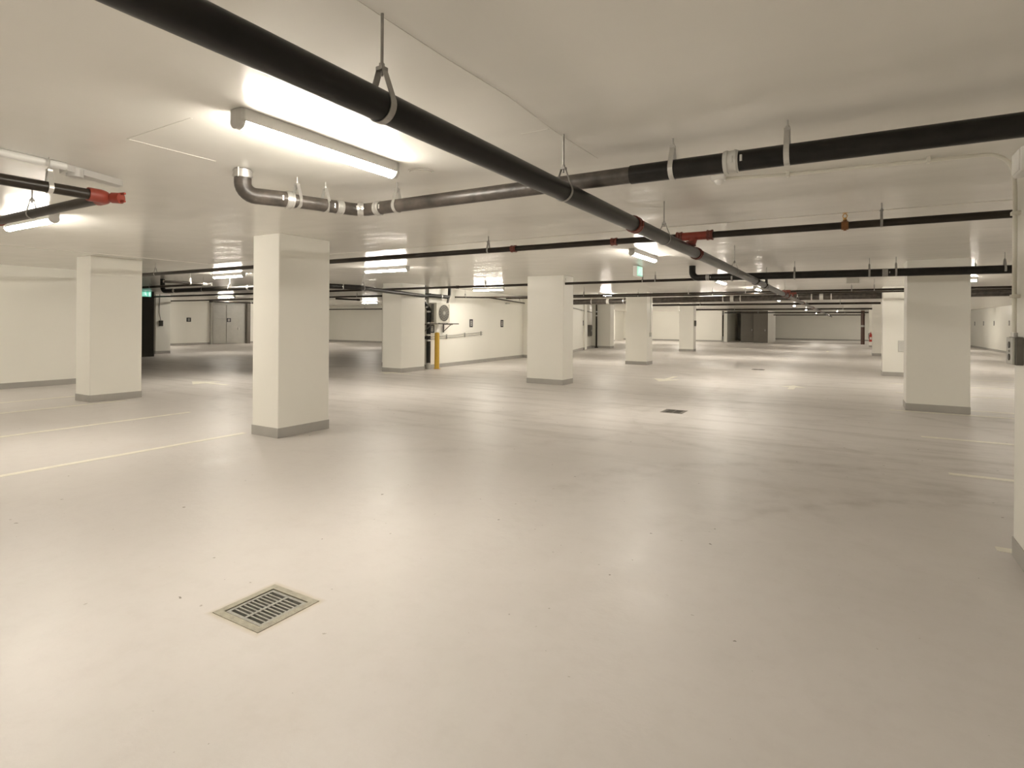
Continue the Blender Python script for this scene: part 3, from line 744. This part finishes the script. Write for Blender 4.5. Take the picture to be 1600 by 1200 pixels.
# ------------------------------------------------------------------ condenser on the wall
def ac_unit():
    t = thing('air_conditioner_condenser', 'ivory air conditioning condenser with round fan grille on the wall', 'air conditioner', (-12.0, 15.15, 1.52))
    x0, x1, y0, y1, z0, z1 = -12.06, -11.74, 14.80, 15.52, 1.52, 2.20
    obj('casing', B(x0, y0, z0, x1, y1, z1, bev=.018), 'acwhite', t)
    cy, cz, R = 15.20, 1.86, .275
    bm = bmesh.new(); sweep(bm, [(x1 - .01, cy, cz), (x1 + .004, cy, cz)], R, 32)
    obj('fan_opening', bm, 'dgrey', t, smooth=True)
    bm = bmesh.new()
    for k in range(4):
        r = R * (.30 + .235 * k)
        pts = [(x1 + .012, cy + r * math.cos(a), cz + r * math.sin(a)) for a in [2 * math.pi * i / 28 for i in range(29)]]
        sweep(bm, pts, .005, 5)
    for k in range(16):
        a = 2 * math.pi * k / 16
        sweep(bm, [(x1 + .013, cy + .06 * math.cos(a), cz + .06 * math.sin(a)), (x1 + .013, cy + R * math.cos(a), cz + R * math.sin(a))], .004, 5)
    sweep(bm, [(x1 + .006, cy, cz), (x1 + .018, cy, cz)], .06, 16)
    g = obj('fan_grille', bm, 'mgrey', t, smooth=True)
    for k in range(3):
        a = k * 2 * math.pi / 3 + .3
        bm = bmesh.new()
        d = Vector((0, math.cos(a), math.sin(a))); n = Vector((0, -math.sin(a), math.cos(a)))
        c = Vector((x1 + .005, cy, cz))
        q = [c + d * .05 - n * .03, c + d * .25 - n * .09, c + d * .25 + n * .07, c + d * .05 + n * .03]
        lo = [bm.verts.new(v) for v in q]; hi = [bm.verts.new(v + Vector((.003, 0, 0))) for v in q]
        bm.faces.new(lo); bm.faces.new(hi[::-1])
        for i in range(4): bm.faces.new((lo[i], lo[(i + 1) % 4], hi[(i + 1) % 4], hi[i]))
        obj('fan_blade', bm, 'doorgrey', g)
    for k in range(13):                                    # dark fins of the coil on the near side
        z = z0 + .05 + k * .046
        obj('coil_fin', B(x0 + .10, y0 - .010, z, x1 - .10, y0 + .002, z + .030), 'dark', t)
    obj('side_cover', B(x1 - .004, 15.47, z0 + .05, x1 + .012, 15.515, z1 - .05, bev=.004), 'acwhite', t)
    obj('brand_plate', B(x1, 15.44, z1 - .075, x1 + .004, 15.50, z1 - .055), 'mgrey', t)
    for y in (14.62, 15.66):
        bm = bmesh.new()
        box(bm, -12.10, y - .02, 1.465, -11.72, y + .02, 1.50); box(bm, -12.13, y - .02, 1.20, -12.09, y + .02, 1.50)
        sweep(bm, [(-12.10, y, 1.24), (-11.80, y, 1.47)], .014, 6)
        obj('bracket_arm', bm, 'dgrey', t)
    obj('bracket_rail', B(-11.78, 14.48, 1.485, -11.74, 16.05, 1.52), 'dgrey', t)
    obj('bracket_rail', B(-12.05, 14.83, 1.485, -12.01, 16.0, 1.52), 'dgrey', t)
    for y in (14.95, 15.38): obj('rubber_foot', B(-11.80, y - .03, 1.505, -11.72, y + .03, 1.53, bev=.004), 'dark', t)
    return t
ac_unit()

def wallx(y): return -12.1 - .52 * (y - 14.85) / 7.25     # face of the condenser wall at depth y
cr = thing('wall_conduit', 'thin pale double conduit running along the wall behind the bollard', 'conduit', (-12.2, 16, 1.05))
for dz_ in (0, .075):
    pts = [(wallx(y) + .03, y, 0.98 + dz_ + .034 * (y - 14.9)) for y in (14.95, 18.4)]
    obj('pipe', T(pts, .012, 8), 'mgrey', cr, smooth=True)
for y in (15.9, 17.1, 18.3):
    z = 0.98 + .034 * (y - 14.9)
    obj('clip', B(wallx(y) - .005, y - .014, z - .04, wallx(y) + .05, y + .014, z + .115, bev=.003), 'mgrey', cr)

def stall_sign(x, y, z, ax, label, w=.22, h=.30, group='stall signs'):
    """dark plate with a pale mark; ax = direction the plate faces"""
    t = thing('stall_sign', label, 'sign', (x, y, z), group)
    e = .012
    if ax in ('+x', '-x'):
        s = 1 if ax == '+x' else -1
        xa, xb = sorted((x - s * .03, x + s * e))
        obj('plate', B(xa, y - w / 2, z - h / 2, xb, y + w / 2, z + h / 2, bev=.003), 'signdark', t)
        xa, xb = sorted((x + s * e, x + s * (e + .003)))
        bm = bmesh.new()
        for ya, yb, za, zb in ((-.04, .04, .07, .095), (-.04, .04, -.012, .012), (-.04, .04, -.095, -.07), (-.04, -.018, -.09, .09), (.018, .04, -.09, .09)):
            box(bm, xa, y + ya * w / .2, z + za * h / .3, xb, y + yb * w / .2, z + zb * h / .3)
        obj('mark', bm, 'signpale', t)
    return t
stall_sign(wallx(17.58), 17.58, 1.525, '+x', 'dark stall sign on the condenser wall, nearer of two right of the condenser')
stall_sign(wallx(20.06), 20.06, 1.52, '+x', 'dark stall sign on the condenser wall, the one closer to the middle column')
stall_sign(wallx(14.98) + .0, 15.02, 1.33, '+x', 'dark stall sign half hidden behind the black riser', .26, .28)
stall_sign(-36.0, 20.39, 1.60, '+x', 'square dark stall sign on the distant bright left wall', .28, .26)
stall_sign(-35.79, 22.95, 1.60, '+x', 'square dark stall sign on the grey door', .28, .26)
for y, n in ((52.7, 'farthest'), (49.5, 'third nearest'), (46.2, 'second nearest'), (42.2, 'nearest')):
    stall_sign(7.7, y, 1.75, '-x', n + ' of four tiny stall signs on the bright right wall', .22, .28)
SK = Vector((-17.95 + 12.62, 47.8 - 27.2, 0)).normalized()      # direction of the skewed wall
SN = Vector((SK.y, -SK.x, 0))
def skew_box(y, z0, z1, wlen, dep, off=0.0):
    k = (y - 27.2) / SK.y
    c = Vector((-12.62, 27.2, 0)) + SK * k
    a, b = c - SK * wlen / 2, c + SK * wlen / 2
    bm = bmesh.new()
    q = [a + SN * (off - .01), b + SN * (off - .01), b + SN * (off + dep), a + SN * (off + dep)]
    prism(bm, [(v.x, v.y) for v in q], z0, z1)
    return bm, c
for y, z0, z1, L_, lb in ((33.0, .76, 1.46, .75, 'dark grey electrical cabinet on the angled wall, left of the thin riser'), (43.6, .66, 1.42, 1.35, 'dark grey electrical cabinet on the angled wall, beside the slim column')):
    bm, c = skew_box(y, z0, z1, L_, .16)
    t = thing('electrical_cabinet', lb, 'cabinet', (c.x, c.y, z0), 'electrical cabinets')
    obj('casing', bm, 'dgrey', t)
    for s in (-.25, .25):
        bm, _ = skew_box(y + s * L_, z0 + .04, z1 - .04, L_ * .42, .02, .16); d = obj('cabinet_door', bm, 'dgrey', t)
        bm, _ = skew_box(y + s * L_ * .3, (z0 + z1) / 2 - .05, (z0 + z1) / 2 + .05, .04, .03, .18); obj('handle', bm, 'steel', d)
for y, lb in ((31.0, 'small dark stall sign on the angled wall above the left electrical cabinet'), (43.9, 'small dark stall sign above the right electrical cabinet')):
    bm, c = skew_box(y, 1.47 if y > 40 else 1.42, 1.85 if y > 40 else 1.72, .26, .02)
    t = thing('stall_sign', lb, 'sign', (c.x, c.y, 1.4), 'stall signs')
    obj('plate', bm, 'signdark', t)
    bm, _ = skew_box(y, 1.52, 1.62, .10, .004, .02); obj('mark', bm, 'signpale', t)
cw = thing('wall_conduit', 'pale grey conduit sloping along the upper angled wall', 'conduit', (-13.5, 31, 2.2))
c1 = Vector((-12.62, 27.2, 0)) + SN * .05; c2 = c1 + SK * 19.5
obj('pipe', T([(c1.x, c1.y, 2.36), (c2.x, c2.y, 2.10)], .035, 8), 'mgrey', cw, smooth=True)
for k in (3, 7.5, 12, 16.5):
    c = c1 + SK * k; z = 2.36 - .26 * k / 19.5
    obj('clip', T([(c.x - .03, c.y, z - .05), (c.x - .03, c.y, z + .05)], .02, 6), 'mgrey', cw)
tr = thing('riser_pipe', 'thin dark riser standing at the corner of the white pier and angled wall', 'pipe', (-13.92, 33.82, 0))
obj('pipe', T([(-13.92, 33.80, .05), (-13.92, 33.80, HIGH)], .055, 12), 'thin_pipe', tr, smooth=True)
obj('flange', T([(-13.92, 33.80, 0), (-13.92, 33.80, .07)], .11, 14), 'thin_pipe', tr, smooth=True)
for z in (2.05, 2.3): band(tr, (-13.92, 33.80, z), 'z', .055, .07, 'boxgrey')

# ------------------------------------------------------------------ small equipment
def switch_box(label, x, y, z, wx, wy, hz, mat, conduit=None, cat='switch box', group=None, face='-x'):
    t = thing('switch_box', label, cat, (x, y, z), group)
    obj('casing', B(x - wx / 2, y - wy / 2, z - hz / 2, x + wx / 2, y + wy / 2, z + hz / 2, bev=.008), mat, t)
    obj('cover', B(x - wx / 2 - .006, y - wy / 2 + .01, z - hz / 2 + .012, x - wx / 2 + .001, y + wy / 2 - .01, z + hz / 2 - .012) if face == '-x'
        else B(x - wx / 2 + .01, y - wy / 2 - .006, z - hz / 2 + .012, x + wx / 2 - .01, y - wy / 2 + .001, z + hz / 2 - .012) if face == '-y'
        else B(x + wx / 2 - .001, y - wy / 2 + .01, z - hz / 2 + .012, x + wx / 2 + .006, y + wy / 2 - .01, z + hz / 2 - .012), mat, t)
    if conduit: obj('conduit', T(conduit, .012, 8, fil=.04), 'boxgrey' if mat != 'dark' else 'dgrey', t, smooth=True)
    return t
# grey receptacle box on the right pillar, its face towards the aisle
rb = thing('outlet_box', 'grey metal outlet box on the side of the right edge pillar', 'outlet box', (.93, 4.88, 1.39))
obj('casing', B(.905, 4.80, 1.300, .952, 4.98, 1.482, bev=.008), 'dgrey', rb)
fp = obj('face_plate', B(.893, 4.805, 1.304, .906, 4.975, 1.478, bev=.004), 'mgrey', rb)
for z in (1.43, 1.35):
    bm = bmesh.new(); sweep(bm, [(.888, 4.885, z), (.894, 4.885, z)], .022, 14); obj('socket', bm, 'dark', fp, smooth=True)
bm = bmesh.new(); sweep(bm, [(.886, 4.885, 1.39), (.894, 4.885, 1.39)], .008, 8); obj('screw', bm, 'steel', fp, smooth=True)
obj('connector', T([(.925, 4.93, 1.48), (.925, 4.93, 1.51)], .018, 10), 'steel', rb, smooth=True)

cz_ = LOW - .022
cd_ = thing('conduit_run', 'cream conduit along the ceiling, curving down the right edge pillar', 'conduit', (.9, 4.86, 2.6))
obj('pipe', T([(-.86, 4.68, cz_), (-.45, 4.78, cz_), (.905, 4.88, cz_ ), (.925, 4.93, cz_ - .30), (.925, 4.93, 1.512)], .013, 10, fil=.16), 'acwhite', cd_, smooth=True)
for x, y in ((-.42, 4.785), (.45, 4.85)):
    obj('clip', B(x - .012, y - .03, cz_ - .016, x + .012, y + .03, LOW, bev=.003), 'acwhite', cd_)
for z in (2.30, 1.75): obj('clip', B(.905, 4.90, z - .012, .952, 4.96, z + .012, bev=.003), 'acwhite', cd_)
cl = thing('junction_box', 'larger white junction box against the top of the right edge pillar', 'junction box', (.93, 4.7, 2.6))
obj('casing', B(.885, 4.58, 2.50, .951, 4.80, 2.66, bev=.015), 'plastic', cl)
obj('cover', B(.878, 4.60, 2.515, .886, 4.78, 2.645, bev=.003), 'plastic', cl)

de = thing('motion_detector', 'small white detector on the ceiling at the end of the cream conduit', 'detector', (-.90, 4.66, LOW))
obj('base', B(-.955, 4.61, LOW - .035, -.85, 4.71, LOW, bev=.008), 'plastic', de)
bm = bmesh.new(); bmesh.ops.create_uvsphere(bm, u_segments=16, v_segments=10, radius=.034, matrix=Matrix.Translation((-.90, 4.66, LOW - .038)))
obj('lens', bm, 'plastic', de, smooth=True)

sm = thing('ceiling_cover_plate', 'round flat cover plate on the ceiling just past the nearest lamp', 'cover plate', (-2.86, 3.40, LOW))
obj('plate', T([(-2.86, 3.40, LOW - .014), (-2.86, 3.40, LOW)], .085, 28), 'ceiling', sm, smooth=True)
obj('rim', T([(-2.86, 3.40, LOW - .005), (-2.86, 3.40, LOW)], .098, 28), 'ceiling', sm, smooth=True)

# white box and conduit hung at the upper left
jb = thing('ceiling_unit', 'white ceiling unit with round grey head and tube, upper left above the red elbow', 'unit', (-5.2, 2.1, LOW))
obj('tube', T([(-4.80, -1.0, LOW - .03), (-5.02, 1.92, LOW - .03)], .028, 12), 'plastic', jb, smooth=True)
obj('head', T([(-5.12, 2.02, LOW - .012), (-5.12, 2.02, LOW - .075)], .055, 18), 'lampgrey', jb, smooth=True)
bm = bmesh.new(); prism(bm, [(-5.20, 1.95), (-5.04, 1.93), (-5.22, 2.40), (-5.34, 2.42)], LOW - .05, LOW); obj('casing', bm, 'lampgrey', jb)

# exit signs
def exit_sign(label, x, y, zt, th, ln, h):
    t = thing('exit_sign', label, 'exit sign', (x, y, zt), 'exit signs')
    z0 = zt - h
    obj('casing', B(x - th, y, z0, x, y + ln, zt, bev=.006), 'plastic', t)
    obj('panel', B(x - .001, y + .012, z0 + .012, x + .003, y + ln - .012, zt - .012), 'signgreen', t)
    bm = bmesh.new()
    def q(pts):
        lo = [bm.verts.new((x + .003, y + ln * a, z0 + h * b)) for a, b in pts]; hi = [bm.verts.new((x + .006, y + ln * a, z0 + h * b)) for a, b in pts]
        bm.faces.new(lo); bm.faces.new(hi[::-1])
        for i in range(len(lo)): bm.faces.new((lo[i], lo[(i + 1) % len(lo)], hi[(i + 1) % len(lo)], hi[i]))
    q([(.42 + .07 * math.cos(a), .80 + .085 * math.sin(a)) for a in [k * math.pi / 5 for k in range(10)]])     # head
    q([(.33, .68), (.47, .70), (.52, .42), (.40, .40)])                                                         # body
    q([(.34, .68), (.22, .52), (.16, .56), (.30, .72)]); q([(.46, .68), (.60, .54), (.64, .60), (.50, .70)])    # arms
    q([(.40, .42), (.30, .26), (.14, .20), (.14, .28), (.26, .33), (.36, .46)])                                 # back leg
    q([(.46, .44), (.58, .30), (.54, .12), (.48, .13), (.50, .28), (.40, .38)])                                 # front leg
    q([(.74, .12), (.90, .12), (.90, .88), (.74, .88)])                                                         # doorway
    obj('pictogram', bm, 'signwhite', t)
exit_sign('green and white exit sign with a running figure, hung beside the second lamp', -3.775, 11.3, 2.745, .085, .36, .215)
exit_sign('distant green exit sign at the top of the dark olive pier', -25.55, 12.46, HIGH, .09, .42, .22)

switch_box('small pale box on the right side of the slim column under the exit sign', -6.57, 21.3, 1.14, .05, .16, .16, 'boxgrey', [(-6.575, 21.3, 1.2), (-6.575, 21.3, HIGH)], face='+x')
switch_box('small dark box on the right side of the distant middle column', -7.67, 33.3, 1.60, .06, .25, .32, 'dark', face='+x')
switch_box('pale grey box with conduit on the half hidden right column', 1.36, 20.92, .93, .26, .06, .34, 'boxgrey', [(1.44, 20.93, 1.05), (1.44, 20.93, HIGH)], face='-y')
switch_box('small dark switch box with a cable on the shaded far left column', -27.47, 14.28, 1.41, .06, .16, .26, 'dark', [(-27.475, 14.27, 1.5), (-27.475, 14.2, 1.9), (-27.475, 14.22, HIGH)], face='+x')
t = switch_box('small grey ceiling box close to the third sprinkler pipe', .02, 16.9, HIGH - .07, .28, .2, .14, 'mgrey', face='-y')
t = switch_box('small pale box on the wall near the ceiling, right of the condenser', wallx(19.2) + .06, 20.3, 2.36, .10, .22, .05, 'boxgrey', face='+x')
hp = thing('wall_pipe', 'thin dark pipe high on the condenser wall above the stall signs', 'pipe', (-12.2, 18, 2.45))
obj('pipe', T([(wallx(15.9) + .35, 15.95, 2.43), (wallx(18) + .55, 18.0, 2.50), (wallx(21.6) + .25, 21.7, 2.42)], .028, 10), 'thin_pipe', hp, smooth=True)
for y in (16.5, 20.9): hanger(hp, 'y', wallx(y) + .42, y, 2.45, .028, 'zinc_dark', .02)

# fire extinguisher on the far column
fe = thing('fire_extinguisher', 'red fire extinguisher hanging on the farthest right column', 'fire extinguisher', (1.24, 47.88, .40))
ex, ey = 1.19, 47.87
obj('cylinder', T([(ex, ey, .40), (ex, ey, .90)], .10, 16), 'extred', fe, smooth=True)
bm = bmesh.new(); sweep(bm, [(ex, ey, .90), (ex, ey, .96)], .07, 12); sweep(bm, [(ex, ey, .96), (ex, ey, 1.03)], .035, 10)
obj('neck', bm, 'extred', fe, smooth=True)
bm = bmesh.new(); box(bm, ex - .02, ey - .10, 1.03, ex + .02, ey + .05, 1.06); box(bm, ex - .02, ey - .12, 1.08, ex + .02, ey + .03, 1.10)
obj('handle', bm, 'extred', fe)
obj('hose', T([(ex - .03, ey, 1.02), (ex - .13, ey, .98), (ex - .13, ey, .6)], .016, 8, fil=.05), 'dark', fe, smooth=True)
obj('tag_label', B(ex - .06, ey - .104, .55, ex + .06, ey - .09, .72), 'signpale', fe)
obj('bracket', B(ex - .03, ey + .08, .5, ex + .03, ey + .13, 1.0), 'dgrey', fe)

rp_ = thing('riser_pipe', 'reddish brown upright pipe at the end of the aisle, left of the extinguisher', 'pipe', (.8, 54.5, 0))
obj('pipe', T([(.80, 54.5, 0), (.80, 54.5, HIGH)], .14, 12), 'rust', rp_, smooth=True)
band(rp_, (.80, 54.5, 1.5), 'z', .14, .15, 'mgrey')

# ------------------------------------------------------------------ floor drains
def floor_drain(x0, y0, x1, y1, label, nrow, fm='frame', gm='grate'):
    t = thing('floor_drain', label, 'drain', ((x0 + x1) / 2, (y0 + y1) / 2, 0), 'floor drains')
    e, ft = .002, .040
    bm = bmesh.new()
    for a in ((x0, y0, x1, y0 + ft), (x0, y1 - ft, x1, y1), (x0, y0 + ft, x0 + ft, y1 - ft), (x1 - ft, y0 + ft, x1, y1 - ft)):
        box(bm, a[0], a[1], -.05, a[2], a[3], .0035)
    obj('frame', bm, fm, t)
    bm = bmesh.new(); d = -.16
    box(bm, x0 + .01, y0 + .01, d - .01, x1 - .01, y1 - .01, d)
    for a in ((x0, y0, x0 + .02, y1), (x1 - .02, y0, x1, y1), (x0, y0, x1, y0 + .02), (x0, y1 - .02, x1, y1)): box(bm, a[0], a[1], d, a[2], a[3], -.05)
    obj('pit', bm, 'pit', t)
    g0x, g1x, g0y, g1y = x0 + ft + .006, x1 - ft - .006, y0 + ft + .006, y1 - ft - .006
    rim = .018
    bm = bmesh.new()
    for a in ((g0x, g0y, g1x, g0y + rim), (g0x, g1y - rim, g1x, g1y), (g0x, g0y + rim, g0x + rim, g1y - rim), (g1x - rim, g0y + rim, g1x, g1y - rim),
              ((g0x + g1x) / 2 - .009, g0y + rim, (g0x + g1x) / 2 + .009, g1y - rim)):
        box(bm, a[0], a[1], -.03, a[2], a[3], 0.0)
    gr = obj('grate', bm, gm, t)
    step = (g1y - g0y - 2 * rim) / nrow
    for half in (0, 1):
        xa = g0x + rim if half == 0 else (g0x + g1x) / 2 + .009
        xb = (g0x + g1x) / 2 - .009 if half == 0 else g1x - rim
        for k in range(1, nrow):
            yc = g0y + rim + k * step
            obj('grate_bar', B(xa, yc - step * .19, -.028, xb, yc + step * .19, -.001), gm, gr)
    return t
floor_drain(*DRAINS[0], 'rectangular slotted iron floor drain in the foreground, stained frame', 10)
floor_drain(*DRAINS[1], 'dark slotted floor drain in the aisle, right of the middle column', 8, 'doorgrey', 'dgrey')
floor_drain(*DRAINS[2], 'tiny far floor drain in the bright part of the aisle', 6, 'doorgrey', 'dgrey')
# small off-white chip of paint at the foot of the right pillar stays part of the stall line painted there
